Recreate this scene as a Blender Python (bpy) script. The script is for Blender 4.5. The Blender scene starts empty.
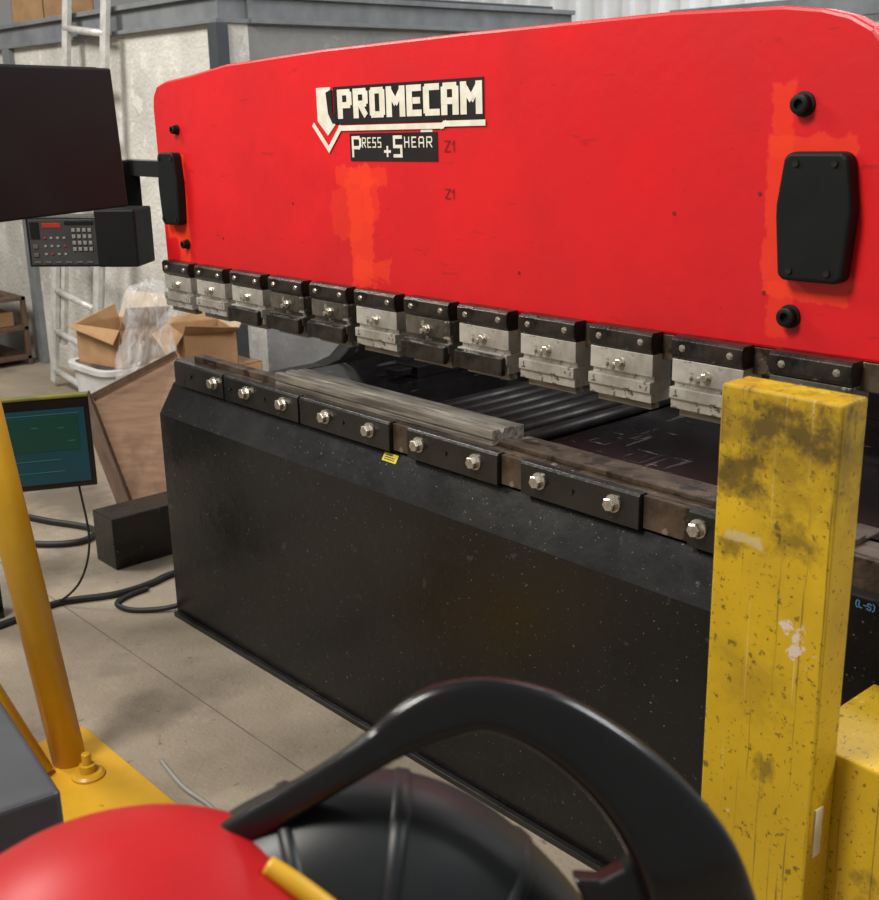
import bpy, math, random, bmesh
from mathutils import Vector, Matrix, noise
random.seed(4)
S=bpy.context.scene
COL=S.collection
# ------------------------------------------------------------ materials
def pm(name,c1,c2=None,scale=6,rough=.5,metal=0,bump=0,bscale=60,lo=.38,hi=.62,speck=None,masks=None,stretch=(1,1,1),detail=6,rvar=0.15,alpha=None,spec=None,coat=0):
    m=bpy.data.materials.new(name); m.use_nodes=True; nt=m.node_tree; N=nt.nodes; L=nt.links
    b=N['Principled BSDF']; b.inputs['Roughness'].default_value=rough; b.inputs['Metallic'].default_value=metal
    if coat: b.inputs['Coat Weight'].default_value=coat; b.inputs['Coat Roughness'].default_value=.2
    if spec is not None: b.inputs['Specular IOR Level'].default_value=spec
    tc=N.new('ShaderNodeTexCoord'); mp=N.new('ShaderNodeMapping'); mp.inputs['Scale'].default_value=stretch
    L.new(tc.outputs['Object'],mp.inputs[0])
    nz=N.new('ShaderNodeTexNoise'); nz.inputs['Scale'].default_value=scale; nz.inputs['Detail'].default_value=detail; nz.inputs['Roughness'].default_value=.62
    L.new(mp.outputs[0],nz.inputs['Vector'])
    rp=N.new('ShaderNodeValToRGB'); rp.color_ramp.elements[0].position=lo; rp.color_ramp.elements[1].position=hi
    rp.color_ramp.elements[0].color=(*c1,1); rp.color_ramp.elements[1].color=(*(c2 or [c*.85 for c in c1]),1)
    L.new(nz.outputs[0],rp.inputs[0]); out=rp.outputs[0]
    def mix(a,fac,col):
        mx=N.new('ShaderNodeMix'); mx.data_type='RGBA'; L.new(a,mx.inputs[6]); mx.inputs[7].default_value=(*col,1); L.new(fac,mx.inputs[0]); return mx.outputs[2]
    def M(op,a,b2=None):
        q=N.new('ShaderNodeMath'); q.operation=op
        for i,v in enumerate((a,b2)):
            if v is None: continue
            if isinstance(v,(int,float)): q.inputs[i].default_value=v
            else: L.new(v,q.inputs[i])
        return q.outputs[0]
    for k,sp in enumerate(speck or []):
        col,sc,th,amt=sp[:4]; st=sp[4] if len(sp)>4 else (1,1,1); soft=sp[6] if len(sp)>6 else .03
        mp2=N.new('ShaderNodeMapping'); mp2.inputs['Scale'].default_value=st; mp2.inputs['Location'].default_value=(sc+k,th,3+k)
        if len(sp)>5: mp2.inputs['Rotation'].default_value=sp[5]
        L.new(tc.outputs['Object'],mp2.inputs[0])
        n2=N.new('ShaderNodeTexNoise'); n2.inputs['Scale'].default_value=sc; n2.inputs['Detail'].default_value=5; n2.inputs['Roughness'].default_value=.6; L.new(mp2.outputs[0],n2.inputs['Vector'])
        r2=N.new('ShaderNodeMapRange'); r2.inputs[1].default_value=th; r2.inputs[2].default_value=th+soft; r2.inputs[4].default_value=amt
        L.new(n2.outputs[0],r2.inputs[0]); out=mix(out,r2.outputs[0],col)
    if masks:
        sx=N.new('ShaderNodeSeparateXYZ'); L.new(tc.outputs['Object'],sx.inputs[0])
        n3=N.new('ShaderNodeTexNoise'); n3.inputs['Scale'].default_value=22; n3.inputs['Detail'].default_value=6; n3.inputs['Roughness'].default_value=.7; L.new(tc.outputs['Object'],n3.inputs['Vector'])
        for mk_ in masks:
            (cx,cz,hw,hh,col,amt,rag)=mk_[:7]; sf=mk_[7] if len(mk_)>7 else .002
            nn=M('MULTIPLY',M('SUBTRACT',n3.outputs[0],.5),rag)
            ax=M('ADD',M('ABSOLUTE',M('SUBTRACT',sx.outputs[0],cx)),nn)
            az=M('ADD',M('ABSOLUTE',M('SUBTRACT',sx.outputs[2],cz)),nn)
            def soft(v,h):
                r=N.new('ShaderNodeMapRange'); r.inputs[1].default_value=h-sf; r.inputs[2].default_value=h+sf; r.inputs[3].default_value=1; r.inputs[4].default_value=0
                L.new(v,r.inputs[0]); return r.outputs[0]
            f=M('MULTIPLY',M('MULTIPLY',soft(ax,hw),soft(az,hh)),amt)
            out=mix(out,f,col)
    L.new(out,b.inputs['Base Color'])
    if rvar:
        r3=N.new('ShaderNodeMapRange'); r3.inputs[3].default_value=max(.03,rough-rvar); r3.inputs[4].default_value=min(1,rough+rvar)
        L.new(nz.outputs[0],r3.inputs[0]); L.new(r3.outputs[0],b.inputs['Roughness'])
    if bump:
        n4=N.new('ShaderNodeTexNoise'); n4.inputs['Scale'].default_value=bscale; n4.inputs['Detail'].default_value=5; L.new(mp.outputs[0],n4.inputs['Vector'])
        bp=N.new('ShaderNodeBump'); bp.inputs['Strength'].default_value=bump; bp.inputs['Distance'].default_value=.01
        L.new(n4.outputs[0],bp.inputs['Height']); L.new(bp.outputs[0],b.inputs['Normal'])
    if alpha is not None: b.inputs['Alpha'].default_value=alpha
    return m
OR=(.88,.05,.012)
M_red=pm('red_paint',(.72,.010,.015),(.60,.008,.013),scale=2.2,rough=.38,bump=.12,bscale=22,
   speck=[((.30,.008,.012),70,.69,.8),((.3,.01,.01),10,.67,.4,(1,1,5)),((.5,.006,.01),3,.53,.55,(1,1,1),(0,0,0),.2)],
   masks=[(2.245,1.400,.082,.138,OR,.6,.05),(2.19,1.56,.022,.06,OR,.55,.05),(2.20,1.24,.028,.05,OR,.45,.06),
          (.125,1.38,.065,.125,OR,.7,.035),(.15,1.24,.03,.05,OR,.7,.04),
          (1.025,1.33,.046,.15,OR,.6,.10),(.97,1.36,.06,.06,OR,.3,.10),(1.03,1.455,.10,.022,OR,.5,.06),(1.06,1.23,.07,.025,OR,.5,.08),(1.07,1.40,.03,.05,OR,.4,.06)])
M_redd=pm('dark_red_reflector',(.10,.004,.005),(.07,.003,.004),rough=.5)  # only for the added panel that the table plates reflect
M_redgloss=pm('red_plastic',(.44,.010,.013),(.38,.01,.012),rough=.40,rvar=.05,spec=.3)
M_blk=pm('black_paint',(.0028,.0028,.0029),(.0055,.0054,.0054),scale=4,rough=.30,bump=.10,bscale=26,spec=.42,
   speck=[((.12,.12,.12),70,.67,.7),((.34,.34,.35),150,.685,.9),((.22,.22,.22),40,.72,.8),((.05,.05,.052),22,.67,.5),((.018,.018,.018),2.5,.54,.5,(1,1,1),(0,0,0),.2)])
M_blk2=pm('black_steel',(.006,.006,.006),(.016,.014,.012),scale=9,rough=.30,bump=.1,spec=.5,speck=[((.12,.11,.1),40,.67,.6)])
M_bar=pm('round_bar_steel',(.040,.038,.036),(.018,.016,.015),scale=12,rough=.42,metal=.4)
M_plate=pm('black_table_plate',(.005,.005,.006),(.011,.011,.012),scale=4,rough=.13,rvar=.08,spec=.7,speck=[((.16,.15,.15),30,.63,.6,(1,.15,1)),((.25,.25,.25),60,.67,.6,(.2,1,1))])
M_cover=pm('black_cover',(.003,.0045,.005),(.005,.006,.0065),rough=.55,spec=.25)
M_blkpl=pm('black_plastic',(.004,.004,.0045),(.006,.006,.0065),rough=.24,rvar=.05,spec=.55)
M_hood=pm('charcoal_plastic',(.009,.011,.013),(.014,.016,.018),rough=.42,rvar=.06,spec=.45,bump=.03,bscale=15)
M_dark=pm('dark_clamp_steel',(.010,.009,.008),(.045,.036,.03),scale=25,rough=.30,metal=.4,bump=.15)
M_silver=pm('worn_silver_steel',(.66,.64,.58),(.36,.33,.29),scale=9,rough=.36,metal=.5,bump=.12,speck=[((.05,.038,.025),22,.60,.85),((.03,.022,.015),60,.64,.8)])
M_silver2=pm('oily_dark_steel',(.20,.18,.15),(.06,.052,.042),scale=12,rough=.32,metal=.6,bump=.12,speck=[((.55,.52,.46),25,.60,.7)])
M_bolt=pm('zinc_bolt',(.68,.64,.56),(.42,.38,.32),scale=40,rough=.28,metal=.8)
M_rust=pm('brown_steel_bar',(.055,.038,.025),(.14,.10,.07),scale=14,rough=.42,metal=.5,bump=.2,speck=[((.02,.014,.01),12,.55,.8),((.35,.32,.27),20,.64,.6)])
M_die=pm('die_steel',(.36,.33,.28),(.13,.11,.09),scale=16,rough=.48,metal=.45,stretch=(.3,4,4),bump=.1)
M_yel=pm('worn_yellow_paint',(.68,.435,.016),(.58,.36,.014),scale=3,rough=.42,bump=.2,bscale=18,
   speck=[((.30,.18,.02),3.2,.52,.5,(1,1,.7),(0,0,0),.2),((.08,.055,.018),9,.62,.6,(1.2,1,.9),(0,.3,0),.08),((.14,.09,.025),30,.64,.7,(3,1,.05),(0,.5,0),.02),((.12,.08,.025),30,.65,.7,(3,1,.05),(0,-.9,0),.02),((.85,.68,.30),30,.66,.6,(4,1,.05),(0,1.2,0),.02),((.04,.03,.015),120,.62,.7),((.06,.045,.018),45,.65,.7),((.78,.70,.50),34,.71,.6)],
   masks=[(.0,.55,.2,.065,(.13,.08,.015),.6,.28,.05),(-.06,.50,.035,.03,(.045,.03,.015),.7,.16,.02),(.02,.57,.06,.022,(.045,.03,.015),.7,.16,.015),(-.06,.38,.02,.012,(.05,.035,.015),.6,.10,.01),(.03,.42,.03,.012,(.07,.05,.015),.6,.12,.015),(-.02,.18,.05,.05,(.2,.13,.02),.35,.16,.03),
          (.05,.265,.018,.022,(.72,.60,.50),.95,.13),(-.045,.40,.03,.006,(.6,.48,.25),.7,.04)])
M_yel2=pm('yellow_tube_paint',(.66,.375,.022),(.56,.31,.018),scale=4,rough=.36,bump=.05,speck=[((.2,.12,.03),20,.68,.6)])
M_conc=pm('concrete_floor',(.37,.31,.235),(.19,.155,.112),scale=1.4,rough=.75,bump=.35,bscale=70,lo=.28,hi=.72,detail=12,
   speck=[((.09,.072,.052),2.2,.52,.6,(1,1,1),(0,0,0),.15),((.48,.42,.34),60,.66,.4),((.06,.048,.035),26,.655,.5),((.42,.36,.28),5,.58,.35,(1,1,1),(0,0,0),.12)])
M_joint=pm('joint_dark',(.11,.09,.07),(.17,.14,.11),rough=.9)
M_wall=pm('rough_plaster',(.66,.64,.59),(.44,.42,.38),scale=1.5,rough=.85,bump=.9,bscale=40,speck=[((.75,.73,.69),9,.58,.6)])
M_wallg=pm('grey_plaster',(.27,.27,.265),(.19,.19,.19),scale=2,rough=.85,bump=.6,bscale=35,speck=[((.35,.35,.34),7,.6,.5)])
M_white=pm('white_cladding',(.80,.82,.83),(.74,.76,.77),rough=.5)
M_beam=pm('grey_beam_paint',(.20,.215,.225),(.14,.15,.16),scale=5,rough=.5)
M_beamd=pm('dark_beam_paint',(.05,.06,.07),(.04,.045,.05),rough=.5)
M_alu=pm('aluminium',(.70,.69,.66),(.50,.49,.46),scale=15,rough=.4,metal=.25)
M_card=pm('cardboard',(.42,.25,.12),(.33,.19,.09),scale=8,rough=.8,bump=.1)
M_card2=pm('pale_cardboard',(.56,.45,.32),(.46,.35,.24),scale=8,rough=.8,bump=.1)
M_tape=pm('brown_tape',(.50,.38,.22),rough=.3)
M_bin=pm('white_plastic_bin',(.66,.67,.66),(.55,.55,.55),rough=.5)
M_bag=pm('clear_plastic_film',(.88,.89,.90),(.8,.8,.8),rough=.08,alpha=.20,spec=.8)
M_ply=pm('plywood',(.33,.18,.10),(.20,.11,.06),scale=5,rough=.6,stretch=(1,1,7),lo=.3,hi=.7,speck=[((.12,.06,.03),4,.55,.6,(1,1,1),(0,0,0),.1)])
M_woodd=pm('dark_wood',(.13,.075,.045),(.08,.045,.028),scale=8,rough=.7,stretch=(1,6,1))
M_whitep=pm('cream_lettering',(.82,.79,.68),(.70,.66,.55),scale=30,rough=.5,speck=[((.15,.1,.08),60,.7,.8)])
M_blackp=pm('black_sign_paint',(.008,.007,.007),(.015,.012,.012),rough=.4)
M_mark=pm('dark_red_marker',(.22,.005,.01),rough=.6)
M_bluec=pm('blue_chalk',(.07,.22,.42),rough=.9)
M_sticker=pm('yellow_sticker',(.8,.65,.05),rough=.4)
M_panel=pm('control_panel_grey',(.03,.03,.031),(.045,.045,.046),rough=.5)
M_key=pm('light_keys',(.28,.27,.25),(.2,.2,.19),rough=.5)
M_keyd=pm('grey_keys',(.10,.10,.10),(.07,.07,.07),rough=.5)
M_keyr=pm('red_keys',(.28,.02,.015),rough=.5)
M_cable=pm('black_rubber',(.012,.012,.012),rough=.5)
M_cableg=pm('grey_cable',(.30,.28,.25),rough=.5)
def emis(name,c,s):
    m=pm(name,c,rough=.3,rvar=.05); b=m.node_tree.nodes['Principled BSDF']; b.inputs['Emission Color'].default_value=(*c,1); b.inputs['Emission Strength'].default_value=s; return m
M_teal=emis('teal_screen',(.004,.034,.045),.4)
M_green=emis('green_window',(.003,.034,.024),.35)
M_line=emis('screen_line',(.02,.10,.09),.4)
M_led=emis('red_display',(.30,.02,.012),.25)
M_grey=pm('blue_grey_plastic',(.045,.05,.058),(.06,.065,.07),rough=.5)
M_screenfr=pm('olive_frame',(.22,.21,.03),(.12,.12,.02),rough=.4)

# ------------------------------------------------------------ helpers
def wmx(o):
    m=o.matrix_basis.copy()
    if o.parent: m=wmx(o.parent)@o.matrix_parent_inverse@m
    return m
def par(c,p):
    if p is None: return c
    c.parent=p; c.matrix_parent_inverse=wmx(p).inverted(); return c
def mk(name,verts,faces,mat,bevel=0,smooth=False,parent=None,center=True,seg=2):
    verts=[Vector(v) for v in verts]; off=Vector((0,0,0))
    if center:
        lo=[min(v[i] for v in verts) for i in range(3)]; hi=[max(v[i] for v in verts) for i in range(3)]
        off=Vector([(lo[i]+hi[i])/2 for i in range(3)])
    me=bpy.data.meshes.new(name); me.from_pydata([v-off for v in verts],[],faces)
    bm=bmesh.new(); bm.from_mesh(me); bmesh.ops.recalc_face_normals(bm,faces=bm.faces); bm.to_mesh(me); bm.free()
    me.materials.append(mat)
    if smooth:
        for p in me.polygons: p.use_smooth=True
    o=bpy.data.objects.new(name,me); o.location=off; COL.objects.link(o)
    if bevel:
        b=o.modifiers.new('bevel','BEVEL'); b.width=bevel; b.segments=seg; b.limit_method='ANGLE'; b.angle_limit=math.radians(35)
    par(o,parent); return o
BF=[(0,1,3,2),(4,6,7,5),(0,4,5,1),(2,3,7,6),(0,2,6,4),(1,5,7,3)]
def bv(lo,hi): return [(x,y,z) for x in (lo[0],hi[0]) for y in (lo[1],hi[1]) for z in (lo[2],hi[2])]
def box(name,lo,hi,mat,bevel=.003,parent=None,rot=0,**k):
    o=mk(name,bv(lo,hi),BF,mat,bevel,parent=None,**k)
    if rot: o.rotation_euler[2]=rot
    return par(o,parent)
def boxes(name,lst,mat,bevel=.002,parent=None,**k):
    V=[];F=[]
    for lo,hi in lst:
        n=len(V); V+=bv(lo,hi); F+=[tuple(i+n for i in f) for f in BF]
    return mk(name,V,F,mat,bevel,parent=parent,**k)
def prismx(name,prof,x0,x1,mat,bevel=0,parent=None,**k):
    n=len(prof); V=[(x0,y,z) for y,z in prof]+[(x1,y,z) for y,z in prof]
    F=[tuple(range(n)),tuple(range(n,2*n))]+[(i,(i+1)%n,n+(i+1)%n,n+i) for i in range(n)]
    return mk(name,V,F,mat,bevel,parent=parent,**k)
def prismy(name,prof,y0,y1,mat,bevel=0,parent=None,**k):
    n=len(prof); V=[(x,y0,z) for x,z in prof]+[(x,y1,z) for x,z in prof]
    F=[tuple(range(n)),tuple(range(n,2*n))]+[(i,(i+1)%n,n+(i+1)%n,n+i) for i in range(n)]
    return mk(name,V,F,mat,bevel,parent=parent,**k)
def prismz(name,prof,z0,z1,mat,bevel=0,parent=None,**k):
    n=len(prof); V=[(x,y,z0) for x,y in prof]+[(x,y,z1) for x,y in prof]
    F=[tuple(range(n)),tuple(range(n,2*n))]+[(i,(i+1)%n,n+(i+1)%n,n+i) for i in range(n)]
    return mk(name,V,F,mat,bevel,parent=parent,**k)
def catmull(P,n=8):
    P=[Vector(p) for p in P]; Q=[P[0]*2-P[1]]+P+[P[-1]*2-P[-2]]; out=[]
    for i in range(1,len(Q)-2):
        a,b,c,d=Q[i-1],Q[i],Q[i+1],Q[i+2]
        for j in range(n):
            t=j/n; out.append(.5*((2*b)+(c-a)*t+(2*a-5*b+4*c-d)*t*t+(3*b-a-3*c+d)*t**3))
    out.append(P[-1]); return out
def tube(name,P,R,mat,n=14,parent=None,res=8,squash=None,upv=(0,0,1),power=1):
    if not isinstance(R,(list,tuple)): R=[R]*len(P)
    if res>1 and len(P)>2:
        C=catmull(P,res); RR=[v[0] for v in catmull([(r,0,0) for r in R],res)]
    else: C=[Vector(p) for p in P]; RR=list(R)
    V=[];F=[]; up=Vector(upv); prev=None
    def sp(v): return math.copysign(abs(v)**power,v)
    for i,c in enumerate(C):
        t=(C[min(i+1,len(C)-1)]-C[max(i-1,0)]).normalized()
        if prev is None:
            a=up if abs(t.dot(up))<.95 else Vector((1,0,0))
            u=(a-t*a.dot(t)).normalized()
        else: u=(prev-t*prev.dot(t)).normalized()
        prev=u; w=t.cross(u); sa,sb=squash or (1,1)
        if callable(sb): sb=sb(i/(len(C)-1))
        for k in range(n):
            an=2*math.pi*k/n; V.append(c+u*sp(math.cos(an))*RR[i]*sa+w*sp(math.sin(an))*RR[i]*sb)
    for i in range(len(C)-1):
        for k in range(n):
            F.append((i*n+k,i*n+(k+1)%n,(i+1)*n+(k+1)%n,(i+1)*n+k))
    F.append(tuple(range(n))); F.append(tuple(range((len(C)-1)*n,len(C)*n)))
    o=mk(name,V,F,mat,smooth=True,parent=parent)
    for p in o.data.polygons:
        if len(p.vertices)>4: p.use_smooth=False
    return o
def lathe(name,prof,c,mat,n=32,parent=None,axis='z',smooth=True):
    V=[];F=[]
    for r,h in prof:
        for k in range(n):
            a=2*math.pi*k/n; p=(r*math.cos(a),r*math.sin(a),h)
            if axis=='y': p=(p[0],p[2],p[1])
            if axis=='x': p=(p[2],p[0],p[1])
            V.append(Vector(p)+Vector(c))
    m=len(prof)
    for i in range(m-1):
        for k in range(n): F.append((i*n+k,i*n+(k+1)%n,(i+1)*n+(k+1)%n,(i+1)*n+k))
    F.append(tuple(range(n))); F.append(tuple(range((m-1)*n,m*n)))
    o=mk(name,V,F,mat,parent=parent,smooth=smooth)
    if smooth:
        e=o.modifiers.new('es','EDGE_SPLIT'); e.split_angle=math.radians(40)
    return o
def empty(name,loc):
    e=bpy.data.objects.new(name,None); e.location=loc; e.empty_display_size=.1; COL.objects.link(e); return e
def tag(o,label,cat,group=None):
    o['label']=label; o['category']=cat
    if group: o['group']=group
    return o
def struct(o): o['kind']='structure'; return o
TL=.014
def tilt(o):
    o.location.z+=TL*o.location.x; o.rotation_euler[1]=-TL; return o
G={'P':(.7,[[(0,0),(0,1),(.58,1),(.7,.88),(.7,.57),(.58,.45),(0,.45)]]),'R':(.7,[[(0,0),(0,1),(.58,1),(.7,.88),(.7,.6),(.58,.48),(0,.48)],[(.3,.48),(.7,0)]]),
'O':(.7,[[(.1,0),(0,.1),(0,.9),(.1,1),(.6,1),(.7,.9),(.7,.1),(.6,0),(.1,0)]]),'M':(.9,[[(0,0),(0,1),(.45,.45),(.9,1),(.9,0)]]),'E':(.6,[[(.6,0),(0,0),(0,1),(.6,1)],[(0,.5),(.5,.5)]]),
'C':(.65,[[(.65,0),(.1,0),(0,.1),(0,.9),(.1,1),(.65,1)]]),'A':(.7,[[(0,0),(0,.85),(.12,1),(.58,1),(.7,.85),(.7,0)],[(0,.42),(.7,.42)]]),
'S':(.6,[[(0,0),(.6,0),(.6,.5),(0,.5),(0,1),(.6,1)]]),'H':(.65,[[(0,0),(0,1)],[(.65,0),(.65,1)],[(0,.5),(.65,.5)]]),
's':(.6,[[(.58,.82),(.42,1),(.15,1),(0,.82),(.06,.62),(.52,.40),(.6,.2),(.45,0),(.15,0),(0,.16)]]),
'+':(.6,[[(0,.4),(.6,.4)],[(.3,.1),(.3,.7)]]),'Z':(.8,[[(0,1),(.8,1),(0,0),(.8,0)]]),'1':(.35,[[(0,.68),(.3,1),(.3,0)]]),
'L':(.5,[[(0,1),(0,0),(.5,0)]]),'(':(.25,[[(.25,1.1),(0,.8),(0,.2),(.25,-.1)]]),')':(.25,[[(0,1.1),(.25,.8),(.25,.2),(0,-.1)]]),'-':(.4,[[(0,.5),(.4,.5)]]),'.':(.1,[[(0,0),(.06,0)]])}
def strokes(name,lines,th,y,mat,parent=None,thx=None):
    V=[];F=[];k=0
    for ln in lines:
        for a,b in zip(ln[:-1],ln[1:]):
            d=Vector((b[0]-a[0],b[1]-a[1]))
            if d.length<1e-6: continue
            d.normalize(); t2=thx if (thx and abs(d.y)>abs(d.x)*2) else th
            nn=Vector((-d.y,d.x))*t2/2; e=d*(th/2 if (not thx or abs(d.y)>abs(d.x)*2) else thx/2)
            if thx and .3<abs(d.y)/(abs(d.x)+1e-6)<3: nn=Vector((-d.y,d.x))*thx*.42; e=d*th*.2
            A=Vector(a)-e;B=Vector(b)+e
            yy=y-.00006*(k%14); k+=1
            q=[A-nn,B-nn,B+nn,A+nn]; n=len(V)
            V+=[(p.x,yy,p.y) for p in q]
            F+=[(n,n+1,n+2,n+3)]
    return mk(name,V,F,mat,parent=parent)
def text_lines(txt,x,z,h,width=None,gap=.32):
    out=[];cx=0
    for ch in txt:
        w,st=G[ch]; out.append((cx,st)); cx+=w+gap
    tot=cx-gap; sx=(width/tot) if width else h
    return [[(x+(c+p[0])*sx,z+p[1]*h) for p in l] for c,st in out for l in st]

# ------------------------------------------------------------ structure
struct(box('floor',(-10,-5,-.1),(7,7,0),M_conc,bevel=0,center=False))
struct(box('trim_1',(-3.5,-.2555,-.002),(3.4,-.251,.0006),M_joint,bevel=0))
struct(box('wall_front',(-9,1.45,0),(-1.81,1.6,2.05),M_wall,bevel=0,center=False))
struct(box('wall_right',(-1.96,1.6,0),(-1.81,3.9,2.05),M_wallg,bevel=0,center=False))
struct(boxes('trim_2',[((-9,1.41,2.04),(-1.79,1.6,2.06)),((-9,1.44,2.06),(-1.82,1.6,2.16)),((-9,1.41,2.16),(-1.79,1.62,2.185)),
   ((-1.83,1.6,2.04),(-1.77,3.95,2.06)),((-1.96,1.6,2.06),(-1.80,3.95,2.16)),((-1.96,1.6,2.16),(-1.77,3.95,2.185))],M_beam))
struct(box('trim_3',(-1.86,1.40,0),(-1.78,1.47,2.04),M_beamd))
struct(box('trim_4',(-4.40,1.41,0),(-4.30,1.46,2.04),M_beam))
struct(box('ceiling',(-9,1.62,2.185),(-1.96,3.95,2.22),M_beamd,bevel=0))
L=[((-9,5.0,0),(7,5.1,5))]
for i in range(50): L.append(((-5+i*.25,4.97,0),(-4.93+i*.25,5.0,5)))
struct(boxes('wall_back',L,M_white,bevel=0))
struct(box('trim_5',(-1.77,4.88,2.1),(7,4.96,2.22),M_beam))

# ------------------------------------------------------------ press brake
PB=empty('press_brake',(1.2,.4,0))
tag(PB,'large red and black press brake with a row of bending clamps','press brake')
X0,X1=0.0,2.62
bed=prismx('bed',[(0,.0),(0,.70),(.06,.795),(.14,.795),(.14,0)],X0,X1,M_blk,bevel=.004,parent=PB,center=False)
bed['label']='scuffed satin black bed front with a chamfered top'
boxes('base_plinth',[((.01,-.018,0),(2.6,-.001,.016))],M_blk2,parent=PB)
rail=boxes('die_rail',[((.02,.065,.797),(2.6,.135,.872))],M_rust,parent=PB); rail['label']='brown worn steel die rail'
for a,b in [(.05,.335),(.345,.725),(.735,1.12),(1.19,1.505),(1.58,1.91),(2.03,2.33)]:
    prismx('clamp_bar',[(.040,.798),(.040,.868),(.044,.874),(.064,.874),(.064,.798)],a,b,M_blk2,bevel=.0012,parent=PB)
for a,b in [(1.122,1.188),(1.507,1.578),(1.912,2.028),(2.332,2.6)]:
    prismx('spacer_bar',[(.052,.800),(.052,.870),(.064,.870),(.064,.800)],a,b,M_rust,bevel=.0012,parent=PB)
def hexbolt(name,x,y,z,r,h,mat,parent):
    V=[];F=[]
    def ring(rr,yy,k): 
        s=len(V)
        for i in range(k): V.append((x+rr*math.cos(2*math.pi*i/k+.2),y+yy,z+rr*math.sin(2*math.pi*i/k+.2)))
        return s
    k=18; a=ring(r*1.25,0,k); b=ring(r*1.25,-.25*h,k); F+=[(a+i,a+(i+1)%k,b+(i+1)%k,b+i) for i in range(k)]; F.append(tuple(range(b,b+k)))
    k=6; a=ring(r,-.2*h,k); b=ring(r,-.9*h,k); c=ring(r*.82,-h,k)
    F+=[(a+i,a+(i+1)%k,b+(i+1)%k,b+i) for i in range(k)]+[(b+i,b+(i+1)%k,c+(i+1)%k,c+i) for i in range(k)]; F.append(tuple(range(c,c+k)))
    return mk(name,V,F,mat,parent=parent)
b0=None
for x in [.29,.468,.655,.855,1.043,1.235,1.435,1.637,1.845,2.055,2.28]:
    if b0 is None: b0=hexbolt('bolt',0,0,0,.0155,.022,M_bolt,None); bb=b0
    else: bb=b0.copy(); COL.objects.link(bb)
    bb.parent=None; bb.location=(x,.030,.840); par(bb,PB)
for x in [.15,.38,.56,.93,1.33,1.73,2.13]:
    lathe('set_screw',[(.006,0),(.006,-.004)],(x,.040,.838),M_dark,n=10,parent=PB,axis='y')
die=prismx('v_die',[(.075,.873),(.075,.884),(.080,.884),(.080,.889),(.075,.889),(.075,.910),(.098,.910),(.106,.896),(.114,.910),(.140,.910),(.140,.898),(.150,.898),(.150,.906),(.178,.906),(.178,.873)],.57,1.455,M_die,bevel=.0007,parent=PB)
boxes('die_strip',[((1.46,.09,.872),(2.35,.125,.884)),((1.46,.125,.872),(2.35,.19,.877))],M_rust,parent=PB)
boxes('die_strip',[((.10,.085,.872),(.565,.12,.89))],M_rust,parent=PB)
boxes('table_plate',[((.38,.2,.835),(1.0,1.0,.85))],M_plate,parent=PB)
boxes('table_plate',[((1.46,.2,.835),(2.6,1.0,.85))],M_plate,parent=PB)
for i,x in enumerate([1.04,1.10,1.16,1.22,1.28,1.34,1.41]):
    tube('guide_bar',[(x,.19,.85),(x,1.02,.85)],.018,M_bar,parent=PB,res=1)
boxes('gauge_beam',[((.38,.98,.80),(2.6,1.1,.95))],M_blk2,parent=PB)
boxes('gauge_finger',[((.62,.48,.85),(.72,.98,.885)),((.64,.42,.86),(.70,.5,.88))],M_blk2,parent=PB)
for x in (.30,2.5):
    prof=[(.14,0),(1.25,0),(1.25,1.66),(.112,1.66),(.127,1.30)]
    for i in range(9):
        a=math.pi/2-math.pi*i/8
        prof.append((.42+.17*math.cos(a),1.03+.19*math.sin(a)))
    prof.append((.14,.84))
    prismx('side_frame',prof,x-.03,x+.03,M_blk2,bevel=.003,parent=PB)
boxes('back_panel',[((.3,1.2,0),(2.5,1.23,.84))],M_blk,parent=PB)
boxes('back_panel',[((.3,1.2,1.03),(2.5,1.23,1.20))],M_blk,parent=PB)  # unseen, added to keep the white wall out of the table's reflection
boxes('back_panel',[((.3,1.2,1.201),(2.5,1.23,1.6))],M_redd,parent=PB)  # unseen, added behind the ram to give the table plates a red reflection
boxes('end_plate',[((2.365,-.004,.50),(2.62,.03,.825))],M_blk,parent=PB)
strokes('chalk_note',text_lines('(L-s)',2.408,.807,.011,gap=.25),.0018,-.0045,M_bluec,parent=PB)
sl=.095/.06
def stk(name,x0,x1,y0,y1,m,lift): 
    mk(name,[(x0,y0-lift,.70+(y0)*sl+lift),(x1,y0-lift,.70+(y0)*sl+lift),(x1,y1-lift,.70+(y1)*sl+lift),(x0,y1-lift,.70+(y1)*sl+lift)],[(0,1,2,3)],m,parent=PB)
stk('sticker',1.085,1.140,.043,.055,M_sticker,.001)
for i in range(3): stk('sticker_print',1.092,1.132-.012*(i==2),.0455+i*.003,.0466+i*.003,M_blackp,.0015)
# ram
rp=[(.035,1.172),(.033,1.64),(.04,1.672),(.065,1.70),(.12,1.713),(.25,1.722),(.46,1.742),(.9,1.753),(1.4,1.755),(1.945,1.752),(2.18,1.742),(2.25,1.732),(2.30,1.718),(2.34,1.696),(2.38,1.65),(2.41,1.57),(2.43,1.45),(2.45,1.172)]
ram=prismy('ram',rp,.065,.11,M_red,bevel=.006,parent=None,center=False); ram.rotation_euler[1]=-TL; par(ram,PB)
ram['label']='bright red painted ram plate with rounded upper corners'
rb=tilt(boxes('ram_bar',[((.035,.066,1.122),(2.45,.125,1.172))],M_rust)); par(rb,PB); rb['label']='brown oxidised steel bar under the ram'
def hexplate(cx,cz,w,h):
    pts=[(-.36,-.5),(.36,-.5),(.44,-.46),(.5,.0),(.5,.1),(.42,.46),(.34,.5),(-.34,.5),(-.42,.46),(-.5,.1),(-.5,0),(-.44,-.46)]
    o=prismy('cover_plate',[(cx+a*w,cz+b*h) for a,b in pts],.035,.066,M_cover,bevel=.007,seg=3)
    tilt(o); par(o,PB); return o
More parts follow.
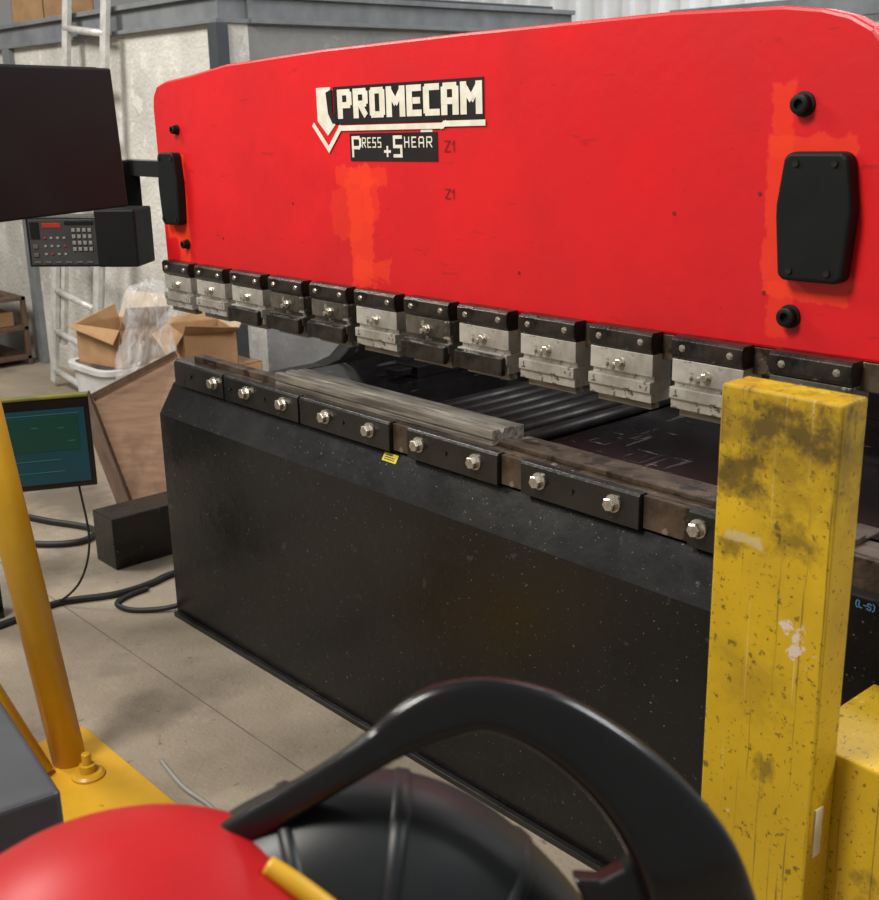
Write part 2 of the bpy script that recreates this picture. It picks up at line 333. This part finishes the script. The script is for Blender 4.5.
for cx,w in ((.112,.11),(2.25,.138)):
    hexplate(cx,1.405,w,.212)
    for dz in (.088,-.088):
        for dx in (-.035,.035):
            s=lathe('screw',[(.006,0),(.006,-.003)],(cx+dx,.035,1.405+dz),M_dark,n=10,axis='y'); tilt(s); par(s,PB)
for x,z,r in [(2.205,1.586,.0165),(2.205,1.234,.0165),(.145,1.575,.012),(.155,1.242,.012)]:
    s=lathe('cap_screw',[(r*1.25,0),(r*1.25,-.004),(r,-.005),(r,-.018),(r*.85,-.02),(r*.5,-.02),(r*.5,-.012),(.001,-.012)],(x,.065,z),M_cover,n=20,axis='y'); tilt(s); par(s,PB)
for x,z in [(.36,1.27),(2.13,1.44),(.72,1.38),(1.55,1.26),(2.15,1.27),(1.95,1.40)]:
    s=lathe('hole_plug',[(.004,0),(.004,-.001)],(x,.065,z),M_mark,n=10,axis='y'); tilt(s); par(s,PB)
def addsign(o): tilt(o); par(o,PB); return o
addsign(boxes('sign_plate',[((.918,.0632,1.576),(1.447,.0655,1.664))],M_blackp,bevel=0))
addsign(boxes('sign_plate',[((.978,.0632,1.490),(1.297,.0655,1.554))],M_blackp,bevel=0))
addsign(strokes('lettering',text_lines('PROMECAM',.945,1.596,.054,width=.488,gap=.48),.0140,.0625,M_whitep,thx=.0200))
addsign(strokes('lettering',text_lines('P',.99,1.502,.042),.0075,.0625,M_whitep))
addsign(strokes('lettering',text_lines('RESS',1.028,1.522,.021,width=.070,gap=.5),.0030,.0625,M_whitep))
addsign(strokes('lettering',text_lines('+',1.112,1.499,.032),.006,.0625,M_whitep))
addsign(strokes('lettering',text_lines('S',1.147,1.502,.042),.0075,.0625,M_whitep))
addsign(strokes('lettering',text_lines('HEAR',1.185,1.522,.021,width=.094,gap=.5),.0033,.0625,M_whitep))
addsign(prismy('emblem',[(.850,1.664),(.908,1.664),(.903,1.615),(.922,1.575),(.890,1.55),(.850,1.585)],.0628,.0655,M_whitep))
addsign(strokes('emblem',[[(.836,1.574),(.893,1.517),(.943,1.567),(1.315,1.567),(1.325,1.571),(1.447,1.571)]],.0125,.0620,M_whitep))
addsign(prismy('emblem',[(.890,1.652),(.914,1.659),(.914,1.605),(.934,1.579),(.912,1.579),(.896,1.602)],.0615,.063,M_blackp))
addsign(strokes('marker_note',text_lines('Z1',1.32,1.512,.022,gap=.3),.0026,.0635,M_mark))
addsign(strokes('marker_note',text_lines('Z1',1.32,1.41,.020,gap=.3),.0024,.0635,M_mark))
addsign(boxes('tape_remnant',[((1.24,.064,1.553),(1.28,.065,1.566))],M_whitep,bevel=0))
# punch clamps
xs=[.125,.318,.513,.708,.90,1.09,1.281,1.468,1.661,1.857,2.059,2.268]
wd=.156
tmpl=None
for i,x in enumerate(xs):
    if tmpl is None:
        up=prismx('punch_clamp',[(.036,1.149),(.030,1.158),(.030,1.184),(.036,1.190),(.066,1.190),(.066,1.149)],-wd/2,wd/2,M_dark,bevel=.0015)
        jaw=boxes('clamp_jaw',[((-wd/2,.036,1.104),(wd/2,.095,1.147)),((-wd/2+.001,.044,1.094),(wd/2-.001,.095,1.104)),((-wd/2,.030,1.072),(wd/2,.095,1.094)),((-wd/2,.035,1.052),(wd/2,.095,1.072))],M_silver,bevel=.0012)
        g=boxes('tool_tang',[((-wd/2+.01,.05,1.035),(wd/2-.01,.075,1.052))],M_die)
        bo=hexbolt('bolt',0,.036,1.122,.0085,.010,M_bolt,None)
        s1=hexbolt('set_screw',-.052,.030,1.170,.0055,.004,M_bolt,None)
        s2=hexbolt('set_screw',.052,.030,1.170,.0055,.004,M_bolt,None)
        pin=lathe('dowel',[(.006,0),(.006,-.004),(.003,-.005)],(-.02,.036,1.114),M_bolt,n=12,axis='y')
        lowp=prismx('tool_stop',[(.016,1.050),(.016,1.088),(.028,1.092),(.0295,1.050)],-wd*.49,wd*.49,M_dark,bevel=.002)
        parts=[jaw,g,bo,s1,s2,pin,lowp]
        base=up.location.copy(); tmpl=up; loc0=[p.location.copy() for p in parts]
    cu=tmpl if i==0 else tmpl.copy()
    if i: COL.objects.link(cu); cu.parent=None; cu.matrix_parent_inverse=Matrix()
    dz=TL*x*.55
    cu.location=base+Vector((x,0,dz)); par(cu,PB)
    for p,l in zip(parts,loc0):
        if p is lowp and i not in (2,3,4,6,7): continue
        if i==0: c=p
        else: c=p.copy(); COL.objects.link(c); c.parent=None; c.matrix_parent_inverse=Matrix()
        c.location=l+Vector((x,0,dz)); par(c,cu)
        if p is jaw and i in (3,4,6,11):
            c.material_slots[0].link='OBJECT'; c.material_slots[0].material=M_silver2
bpy.data.objects.remove(lowp)
boxes('support_arm',[((-.34,.12,1.43),(.05,.18,1.48)),((-.34,.10,1.33),(-.29,.16,1.48))],M_blkpl,parent=PB)

# ------------------------------------------------------------ control console
CC=empty('control_console',(-.17,-.1,1.17)); tag(CC,'black control console with keypad hanging beside the press','control console')
a=Vector((-.298,-.242,0)); b=Vector((-.02,.008,0)); d=(b-a).normalized(); nrm=Vector((d.y,-d.x,0))
def loc(u,v,z): p=a+d*u+nrm*v; return Vector((p.x,p.y,z))
def obx(name,u0,u1,v0,v1,z0,z1,mat,parent,bevel=.003):
    V=[loc(u,v,z) for u in(u0,u1) for v in(v0,v1) for z in(z0,z1)]
    return mk(name,V,BF,mat,bevel,parent=parent)
obx('console_body',0,.35,-.12,0,1.168,1.322,M_blkpl,CC)
obx('end_cover',.235,.366,-.12,.03,1.17,1.345,M_cover,CC,.006)
obx('panel',.01,.228,-.001,.004,1.175,1.315,M_panel,CC,.001)
obx('display',.055,.115,.004,.006,1.290,1.304,M_led,CC,.0005)
obx('display',.015,.045,.004,.006,1.255,1.308,M_blkpl,CC,.0005)
obx('display',.128,.222,.004,.006,1.298,1.310,M_blkpl,CC,.0005)
for r in range(4):
    for c in range(4):
        u=.150+c*.0175; z=1.218+r*.0195
        obx('key',u,u+.0115,.004,.008,z,z+.0115,M_key,CC,.001)
for r in range(3):
    for c in range(4):
        u=.056+c*.021; z=1.205+r*.025
        obx('key',u,u+.009,.004,.007,z,z+.007,M_keyr if (r,c) in ((0,1),(1,3),(2,0)) else M_key,CC,.001)
for r in range(2):
    obx('key',.020,.036,.004,.008,1.20+r*.026,1.212+r*.026,M_keyd,CC,.001)
for c in range(6):
    obx('key',.02+c*.034,.04+c*.034,.004,.007,1.180,1.186,M_keyd,CC,.0008)

# ------------------------------------------------------------ yellow guard post
YP=empty('guard_post',(2.45,-.29,0)); tag(YP,'tall worn yellow steel guard post with scuffed paint','guard post')
px0,px1,py0,py1=2.356,2.544,-.35,-.285
box('post',(px0,py0,.0),(px1,py1,1.242),M_yel,bevel=.004,parent=YP)
boxes('foot_box',[((2.47,py1+.001,0),(3.0,-.04,.70))],M_yel,bevel=.004,parent=YP)
boxes('rating_label',[((px1-.0005,-.335,.55),(px1+.0018,-.315,.63))],M_whitep,bevel=0,parent=YP)

# ------------------------------------------------------------ tubular yellow stand
YS=empty('tubular_stand',(.72,-.68,0)); tag(YS,'yellow tubular steel stand bolted to the concrete floor','stand')
box('floor_plate',(.50,-.98,0),(1.04,-.572,.012),M_yel2,parent=YS)
tb=(.643,-.678,.012); tt=(.575,-.815,1.56)
tube('column',[tb,tt],.043,M_yel2,n=28,parent=YS,res=1)
tube('brace',[(.66,-.76,.012),(.30,-.98,.75)],.032,M_yel2,n=20,parent=YS,res=1)
lathe('anchor_washer',[(.042,0),(.042,.006),(.035,.012)],(.745,-.675,.012),M_yel2,parent=YS)
lathe('anchor_bolt',[(.02,0),(.02,.02),(.012,.022),(.012,.05),(.008,.053)],(.745,-.675,.024),M_yel2,n=12,parent=YS)
tube('monitor_arm',[(.577,-.812,1.50),(.85,-1.05,1.5),(1.17,-1.13,1.50)],.02,M_blkpl,parent=YS)
# ------------------------------------------------------------ black monitor
MO=empty('flat_monitor',(1.2,-.9,1.44)); tag(MO,'black flat monitor seen from the back','monitor')
A=Vector((1.32,-1.109,0)); B=Vector((1.099,-.609,0)); dd=(B-A).normalized(); nn2=Vector((dd.y,-dd.x,0))
if nn2.x<0: nn2=-nn2
def mp(u,v,z,lean=.10):
    p=A+dd*(u+ (1.71-z)*lean*.55)+nn2*(v); return Vector((p.x,p.y,z))
Lm=(B-A).length
def mbx(name,u0,u1,v0,v1,z0,z1,mat,parent,bevel=.004):
    return mk(name,[mp(u,v,z) for u in(u0,u1) for v in(v0,v1) for z in(z0,z1)],BF,mat,bevel,parent=parent)
mbx('back_shell',0,Lm-.01,-.02,.012,1.445,1.708,M_cover,MO)
mbx('bezel',-.003,Lm-.007,-.03,-.02,1.442,1.711,M_blkpl,MO)
mbx('screen_glass',.015,Lm-.03,-.032,-.03,1.46,1.69,M_teal,MO,.0005)
mbx('mount_plate',.03,.15,.012,.03,1.50,1.62,M_blkpl,MO)

# ------------------------------------------------------------ terminal
TS=empty('computer_terminal',(-.3,-.3,0)); tag(TS,'small terminal with dim teal screen on a black pedestal','computer terminal')
R_=Vector((.6626,.749,0)); Fh=Vector((-.749,.6626,0))
c0=Vector((-.225,-.225,.60))
rr=(R_*.96+Fh*.28).normalized(); ff=Vector((-rr.y,rr.x,0))
def tp(u,v,z): return c0+rr*u+ff*v+Vector((0,0,z))
def tbx(name,u0,u1,v0,v1,z0,z1,mat,parent=TS,bevel=.003): return mk(name,[tp(u,v,z) for u in(u0,u1) for v in(v0,v1) for z in(z0,z1)],BF,mat,bevel,parent=parent)
tbx('casing',-.22,.085,.0,.05,-.15,.155,M_blkpl)
tbx('frame_edge',-.22,.085,-.004,.03,.152,.162,M_screenfr)
tbx('screen',-.20,.068,-.004,.0,-.13,.118,M_teal,bevel=.0005)
tbx('screen_window',-.18,.045,-.006,-.004,-.02,.095,M_green,bevel=.0005)
for zz,u1 in [(.102,.05),(-.05,-.02),(-.09,-.01)]:
    tbx('screen_line',-.17,u1,-.0068,-.006,zz,zz+.0025,M_line,bevel=0)
for u,z in [(-.10,.06),(-.02,.055),(.01,.01)]:
    tbx('screen_line',u,u+.02,-.0068,-.006,z,z+.0025,M_line,bevel=0)
tbx('arm',-.30,-.10,.04,.08,-.04,.0,M_blkpl)
box('pedestal',(-.52,-.62,0),(-.38,-.44,.62),M_blkpl,parent=TS)
tube('power_lead',[(-.24,-.19,.45),(-.23,-.18,.25),(-.27,-.21,.1),(-.35,-.27,.012),(-.42,-.33,.006)],.004,M_cable,n=8,parent=TS)
# ------------------------------------------------------------ steel box, plywood, boxes
sb=box('steel_box',(-.66,.03,0),(-.50,.42,.20),M_blk2,bevel=.004); tag(sb,'black steel box on the concrete floor beside the press','metal box')
def Pf(f,r,z): 
    v=Fh*f+R_*r; return Vector((v.x+3.277,v.y-1.70,z))
def lean(name,pts,th,mat):
    n=len(pts); V=list(pts)+[p+Fh*th for p in pts]
    return mk(name,V,[tuple(range(n)),tuple(range(n,2*n))]+[(i,(i+1)%n,n+(i+1)%n,n+i) for i in range(n)],mat,bevel=.0015)
pl=empty('plywood_panel',Pf(4.6,-1.2,0)); tag(pl,'brown plywood panel with a dark edge leaning on boxes','wooden panel')
par(lean('board',[Pf(4.75,-1.47,.49),Pf(4.85,-1.12,.65),Pf(4.8,-1.05,.55),Pf(4.55,-.95,.02),Pf(4.55,-1.30,.0)],.02,M_ply),pl)
par(lean('edge_batten',[Pf(4.70,-1.52,.47),Pf(4.715,-1.475,.51),Pf(4.51,-1.27,.02),Pf(4.51,-1.32,.0)],.03,M_woodd),pl)
par(lean('edge_batten',[Pf(4.72,-1.49,.485),Pf(4.82,-1.12,.655),Pf(4.82,-1.115,.635),Pf(4.72,-1.475,.465)],.012,M_woodd),pl)
def crate(name,cx,cy,z0,sx,sy,sz,rot,mat,label,cat,flaps=0,tape=True,group=None,fl=None):
    e=empty(name,(cx,cy,z0)); tag(e,label,cat,group)
    t=.004; Q=Matrix.Translation((cx,cy,z0))@Matrix.Rotation(rot,4,'Z')
    lst=[((-sx/2,-sy/2,0),(sx/2,sy/2,t)),((-sx/2,-sy/2,0),(-sx/2+t,sy/2,sz)),((sx/2-t,-sy/2,0),(sx/2,sy/2,sz)),((-sx/2,-sy/2,0),(sx/2,-sy/2+t,sz)),((-sx/2,sy/2-t,0),(sx/2,sy/2,sz))]
    if not flaps: lst.append(((-sx/2,-sy/2,sz-t),(sx/2,sy/2,sz)))
    V=[];F=[]
    for lo,hi in lst:
        n=len(V); V+=[Q@Vector(v) for v in bv(lo,hi)]; F+=[tuple(i+n for i in f) for f in BF]
    mk('box_body',V,F,mat,parent=e)
    FF=[(0,1,2,3),(4,5,6,7),(0,1,5,4),(1,2,6,5),(2,3,7,6),(3,0,4,7)]
    if flaps:
        fl=fl or [(-1,.7,-.35),(1,.7,.45),(-1,.4,.3),(1,.4,.3)]
        for j,(s,l_,r_) in enumerate(fl):
            w=sy*.5; h_=sz+w*r_; m_=M_card2 if j==1 else mat; jit=.03*((j*37)%5-2)/2
            if j<2:
                q=[Vector((-sx/2,s*sy/2,sz)),Vector((sx/2,s*sy/2,sz)),Vector((sx/2,s*(sy/2+w*l_),h_+jit)),Vector((-sx/2,s*(sy/2+w*l_),h_-jit))]
            else:
                q=[Vector((s*sx/2,-sy/2,sz)),Vector((s*sx/2,sy/2,sz)),Vector((s*(sx/2+w*l_),sy/2,h_+jit)),Vector((s*(sx/2+w*l_),-sy/2,h_-jit))]
            q+= [v+Vector((0,0,.004)) for v in q]
            mk('flap',[Q@v for v in q],FF,m_,parent=e)
    elif tape:
        mk('packing_tape',[Q@Vector(v) for v in bv((-sx/2-.001,-.03,sz*.5),(sx/2+.001,.03,sz+.001))],BF,M_tape,parent=e)
    return e
bx,by=-2.36,1.00
BN=empty('storage_bin',(bx,by,0)); tag(BN,'white rounded plastic storage tub with a rim','storage bin')
V=[];F=[];n=48
def sq(w_,dp,z,p=.45):
    return [(bx+w_*math.copysign(abs(math.cos(2*math.pi*i/n))**p,math.cos(2*math.pi*i/n)),by+dp*math.copysign(abs(math.sin(2*math.pi*i/n))**p,math.sin(2*math.pi*i/n)),z) for i in range(n)]
rings=[(.18,.14,0),(.19,.15,.01),(.225,.175,.335),(.245,.195,.34),(.247,.197,.37),(.215,.165,.37),(.18,.13,.02)]
for w_,dp,z in rings: V+=sq(w_,dp,z)
for k in range(len(rings)-1): F+=[(k*n+i,k*n+(i+1)%n,k*n+n+(i+1)%n,k*n+n+i) for i in range(n)]
F+=[tuple(range(n)),tuple(range((len(rings)-1)*n,len(rings)*n))]
mk('bin_body',V,F,M_bin,bevel=.003,parent=BN)
crate('cardboard_box',-2.32,1.02,.372,.36,.28,.20,.2,M_card,'open cardboard box with flaps on a plastic bin','cardboard box',flaps=1,fl=[(-1,.35,-.25),(1,.5,.95),(-1,.15,.25),(1,.5,.75)])
crate('cardboard_box',-1.72,1.17,.0,.46,.36,.44,.05,M_card,'closed cardboard box standing on the floor','cardboard box')
crate('cardboard_box',-1.70,1.15,.442,.36,.26,.17,-.3,M_card,'open cardboard box stacked on another box','cardboard box',flaps=1,fl=[(-1,.6,-.6),(1,.5,.6),(-1,.3,.3),(1,.5,.3)])
crate('cardboard_box',-1.38,.74,.0,.34,.30,.42,.4,M_card,'cardboard box standing near the press','cardboard box')
crate('cardboard_box',-.97,.93,.0,.30,.26,.38,-.1,M_card,'closed cardboard box behind the plywood panel','cardboard box')
crate('cardboard_box',-.97,.93,.382,.26,.22,.12,.35,M_card2,'small pale closed carton stacked on a box','cardboard box')
crate('cardboard_box',-4.55,1.85,2.22,.5,.35,.3,.0,M_card,'cardboard box on top of the cabin roof','cardboard box')
V=[];F=[];n=120;m=50
for j in range(m+1):
    t=j/m; z=.50*t
    env=(.135*(1-t)**.55+.05*t+.012*math.sin(9*t))*(1 if t<.97 else .5)
    for i in range(n):
        th=2*math.pi*i/n
        f=noise.noise(Vector((math.cos(th)*2.2,math.sin(th)*2.2,t*3)))
        f2=abs(noise.noise(Vector((math.cos(th)*5,math.sin(th)*5,t*8+3))))
        r=env*(1+.13*math.sin(5*th+4*t)+.42*f-.45*f2)
        V.append((-1.42+.07*t+r*1.15*math.cos(th),.70+r*.85*math.sin(th),.423+z+.03*noise.noise(Vector((th,t*3,5)))*min(1,t*5)))
for j in range(m):
    for i in range(n): F.append((j*n+i,j*n+(i+1)%n,(j+1)*n+(i+1)%n,(j+1)*n+i))
pb=mk('plastic_bag',V,F,M_bag,smooth=True); tag(pb,'crumpled clear plastic bag lying on a cardboard box','plastic bag')
sh=empty('wooden_shelf',(-4.6,1.1,0)); tag(sh,'low brown wooden shelf for scrap timber','shelf')
L=[((-5.05,.95,zz),(-4.35,1.35,zz+.025)) for zz in (.04,.24,.44)]+[((xx,yy,0),(xx+.03,yy+.03,.465)) for xx in(-5.05,-4.38) for yy in (.95,1.32)]
boxes('shelf_frame',L,M_woodd,parent=sh)
for (lo,hi,m_) in [((-4.9,1.0,.466),(-4.42,1.2,.54),M_card),((-4.9,1.0,.266),(-4.42,1.1,.33),M_ply),((-4.9,1.15,.266),(-4.42,1.28,.36),M_card),((-4.9,.99,.066),(-4.42,1.15,.15),M_card),((-4.85,1.02,.541),(-4.45,1.16,.60),M_ply)]:
    t_=box('timber_block',lo,hi,m_); tag(t_,'short offcut of timber on the low shelf','timber','timber offcuts on the low shelf')
# ------------------------------------------------------------ ladder
LD=empty('ladder',(-3.40,1.15,0)); tag(LD,'aluminium extension ladder leaning against the plaster wall','ladder')
Lb=Vector((-3.31,1.18,0)); Lt=Vector((-3.03,1.37,2.5))
ld=(Lt-Lb); lx=Vector((1,0,0)); lxp=(lx-ld.normalized()*lx.dot(ld.normalized())).normalized(); lyn=ld.normalized().cross(lxp).normalized()
def lbx(s0,s1,t0,t1,w0,w1):
    return [Lb+ld*s+lxp*t+lyn*w_ for s in(s0,s1) for t in(t0,t1) for w_ in(w0,w1)]
for (t,w_,s0,s1) in [(-.31,0,0,.62),(.255,0,0,.62),(-.265,.035,.1,1),(.21,.035,.1,1)]:
    mk('rail',lbx(s0,s1,t,t+.065,w_-.03,w_+.0),BF,M_alu,.003,parent=LD)
for i in range(9):
    s=.03+i*.1
    w_=-.015 if s<.5 else .02
    tube('rung',[Lb+ld*s+lxp*-.25+lyn*w_,Lb+ld*s+lxp*.25+lyn*w_],.020,M_alu,n=10,parent=LD,res=1)
# ------------------------------------------------------------ cables
c=tube('power_cable',[(-.28,-.85,.012),(-.29,-.62,.012),(-.315,-.42,.012),(-.345,-.26,.012),(-.275,-.09,.012),(-.275,.05,.012),(-.30,.15,.012),(-.30,.42,.012)],.012,M_cable,n=10); tag(c,'thick black cable lying on the concrete floor','cable')
c=tube('power_cable',[(-.245,.02,.010),(-.235,-.06,.010),(-.20,-.12,.010),(-.12,-.11,.010),(-.05,-.035,.012),(-.015,.03,.02)],.009,M_cable,n=10); tag(c,'black cable looping to the press base','cable')
c=tube('power_cable',[(-1.5,-.05,.014),(-1.2,.05,.014),(-.95,.15,.014),(-.85,.05,.014),(-1.0,-.12,.014),(-1.4,-.25,.014)],.013,M_cable,n=10); tag(c,'black hose coiled on the floor behind the terminal','cable')
c=tube('thin_cable',[(.80,-.50,.006),(.95,-.52,.006),(1.07,-.515,.006),(1.163,-.532,.006),(1.21,-.60,.006),(1.15,-.75,.006)],.006,M_cableg,n=8); tag(c,'thin grey cable beside the yellow floor plate','cable')
# ------------------------------------------------------------ grey case
d1=(.828,-.561); d2=(-.561,-.828)
cpts=[]
for s1,s2 in [(0,0),(.5,0),(.5,.4),(0,.4)]:
    q=Pf(1.281+d1[0]*s1+d2[0]*s2,-.489+d1[1]*s1+d2[1]*s2,0); cpts.append((q.x,q.y))
gc=prismz('plastic_case',cpts,0,.8,M_grey,bevel=.008,seg=3); tag(gc,'blue-grey plastic case standing on the floor','case')
# ------------------------------------------------------------ vacuum cleaner machine
VC=empty('industrial_vacuum_cleaner',(2.63,-1.3,0)); tag(VC,'red industrial vacuum cleaner with glossy black carrying handle','vacuum cleaner')
Rc=Vector((.6626,.749,0)); Uc=Vector((-.2127,.1882,.9588)); Fc=Vector((-.7181,.6353,-.2840)); CAM=Vector((3.277,-1.70,1.62))
HO=Vector((2.748,-1.18,1.13))
def hp(a,b,c=0): return HO+Rc*a+Uc*b+Fc*c
def dome(name,c,rx,ry,rz,mat,parent,rot=0,zmin=-.3):
    V=[];F=[];n=48;m=18
    for j in range(m+1):
        ph=zmin+(math.pi/2-zmin)*j/m
        for i in range(n):
            th=2*math.pi*i/n; cx=math.cos(ph)*math.cos(th)*rx; cy=math.cos(ph)*math.sin(th)*ry
            V.append((c[0]+cx*math.cos(rot)-cy*math.sin(rot),c[1]+cx*math.sin(rot)+cy*math.cos(rot),c[2]+math.sin(ph)*rz))
    for j in range(m):
        for i in range(n): F.append((j*n+i,j*n+(i+1)%n,(j+1)*n+(i+1)%n,(j+1)*n+i))
    F.append(tuple(range(n)))
    return mk(name,V,F,mat,smooth=True,parent=parent)
dome('red_lid',(2.612,-1.418,.935),.205,.205,.192,M_redgloss,VC)
lathe('red_tank',[(.19,0.03),(.20,.08),(.195,.86),(.18,.91)],(2.593,-1.433,0),M_redgloss,parent=VC,n=40)
k=.000739
def px(x,y,dpt=0): 
    dx=x-500;dy=y-800; return hp((dx-.0197*dy)*k,-(dy+.0197*dx)*k,dpt)
def shell(name,outl,d0,d1,mat,bev,seg=4):
    n=len(outl); V=[px(x,y,d0) for x,y in outl]+[px(x,y,d1) for x,y in outl]
    return mk(name,V,[tuple(range(n)),tuple(range(n,2*n))]+[(i,(i+1)%n,n+(i+1)%n,n+i) for i in range(n)],mat,bevel=bev,seg=seg,parent=VC)
# drum-like motor housing whose axis runs down to the right, with moulded ribs
hpts=[px(170,1010,.05),px(225,985,.05),px(290,955,.055),px(350,940,.06),px(405,948,.062),px(465,990,.065),px(520,1045,.07),px(560,1095,.07),px(590,1140,.07)]
hr=[.07,.092,.103,.106,.104,.10,.092,.075,.05]
tube('motor_hood',hpts,hr,M_hood,n=56,parent=VC,res=10,upv=tuple(Uc),squash=(1,.85),power=.85)
C=catmull(hpts,10); RRs=[v[0] for v in catmull([(r,0,0) for r in hr],10)]
for i0 in (22,34,46,58):
    tube('moulded_rib',[C[i0],C[i0+1],C[i0+2],C[i0+3]],[RRs[i0]-.004,RRs[i0+1]+.0022,RRs[i0+2]+.0022,RRs[i0+3]-.004],M_hood,n=56,parent=VC,res=1,upv=tuple(Uc),squash=(1,.85),power=.85)
lathe('motor_housing',[(.08,.02),(.09,.1),(.09,.80),(.07,.86)],(2.665,-1.18,0),M_hood,parent=VC,n=40)
path=[(165,905),(232,846),(295,803),(352,765),(388,741),(414,724),(446,710),(492,704),(550,722),(607,761),(652,808),(684,858),(704,915),(718,985)]
rad=[.020,.0150,.0125,.0125,.0150,.0185,.0200,.0195,.0230,.0270,.032,.038,.042,.044]
dep=[.03,.02,.01,0,0,0,0,0,0,0,0,.0,.01,.02]
pts=[px(x,y,d_) for (x,y),d_ in zip(path,dep)]
tube('handle',pts,rad,M_blkpl,n=40,parent=VC,res=10,squash=(1,lambda t:1.1 if t<.3 else max(.40,1.0-.9*(t-.3))),upv=tuple(Uc),power=.55)
shell('handle_gusset',[(606,790),(620,817),(627,812),(634,797),(645,800),(641,850),(625,872),(602,884),(575,882),(590,915),(640,945),(700,945),(690,870),(655,812),(630,785)],.004,.030,M_blkpl,.006)
tube('yellow_strip',[px(275,850,-.03),px(305,868,-.035),px(350,900,-.04),px(385,940,-.035)],[.007,.008,.008,.008],M_yel2,n=12,parent=VC)

# ------------------------------------------------------------ camera
cd=bpy.data.cameras.new('camera'); cam=bpy.data.objects.new('camera',cd); COL.objects.link(cam); S.camera=cam
s=.0197; Xc=(Rc-Uc*s).normalized(); Yc=(Uc+Rc*s).normalized(); Zc=Xc.cross(Yc)
M=Matrix((Xc,Yc,Zc)).transposed().to_4x4(); M.translation=CAM; cam.matrix_world=M
cd.sensor_fit='HORIZONTAL'; cd.sensor_width=36; cd.lens=36*1150/879; cd.clip_start=.02
cd.dof.use_dof=True; cd.dof.focus_distance=2.6; cd.dof.aperture_fstop=9
# ------------------------------------------------------------ light
w=bpy.data.worlds.new('w'); S.world=w; w.use_nodes=True; w.node_tree.nodes['Background'].inputs[0].default_value=(1,.97,.93,1); w.node_tree.nodes['Background'].inputs[1].default_value=.22
def area(loc,tgt,size,power,col=(1,1,1),sy=None):
    l=bpy.data.lights.new('area_light','AREA'); l.energy=power; l.color=col; l.size=size
    if sy: l.shape='RECTANGLE'; l.size_y=sy
    o=bpy.data.objects.new('area_light',l); COL.objects.link(o); o.location=loc
    o.rotation_euler=(Vector(tgt)-Vector(loc)).to_track_quat('-Z','Y').to_euler(); return o
area((1.3,-3.0,4.6),(1.0,.2,.9),1.3,215,(1,.96,.89))
area((-2.8,-1.8,4.5),(-2.0,.6,.5),1.3,190,(1,.96,.90))
area((4.5,1.8,4.5),(1.5,.5,1.0),1.3,150,(.97,.98,1))
area((0,4.2,4.4),(0,5,1.5),1.5,60,(.97,.98,1))
S.view_settings.view_transform='Standard'
S.view_settings.look='None'
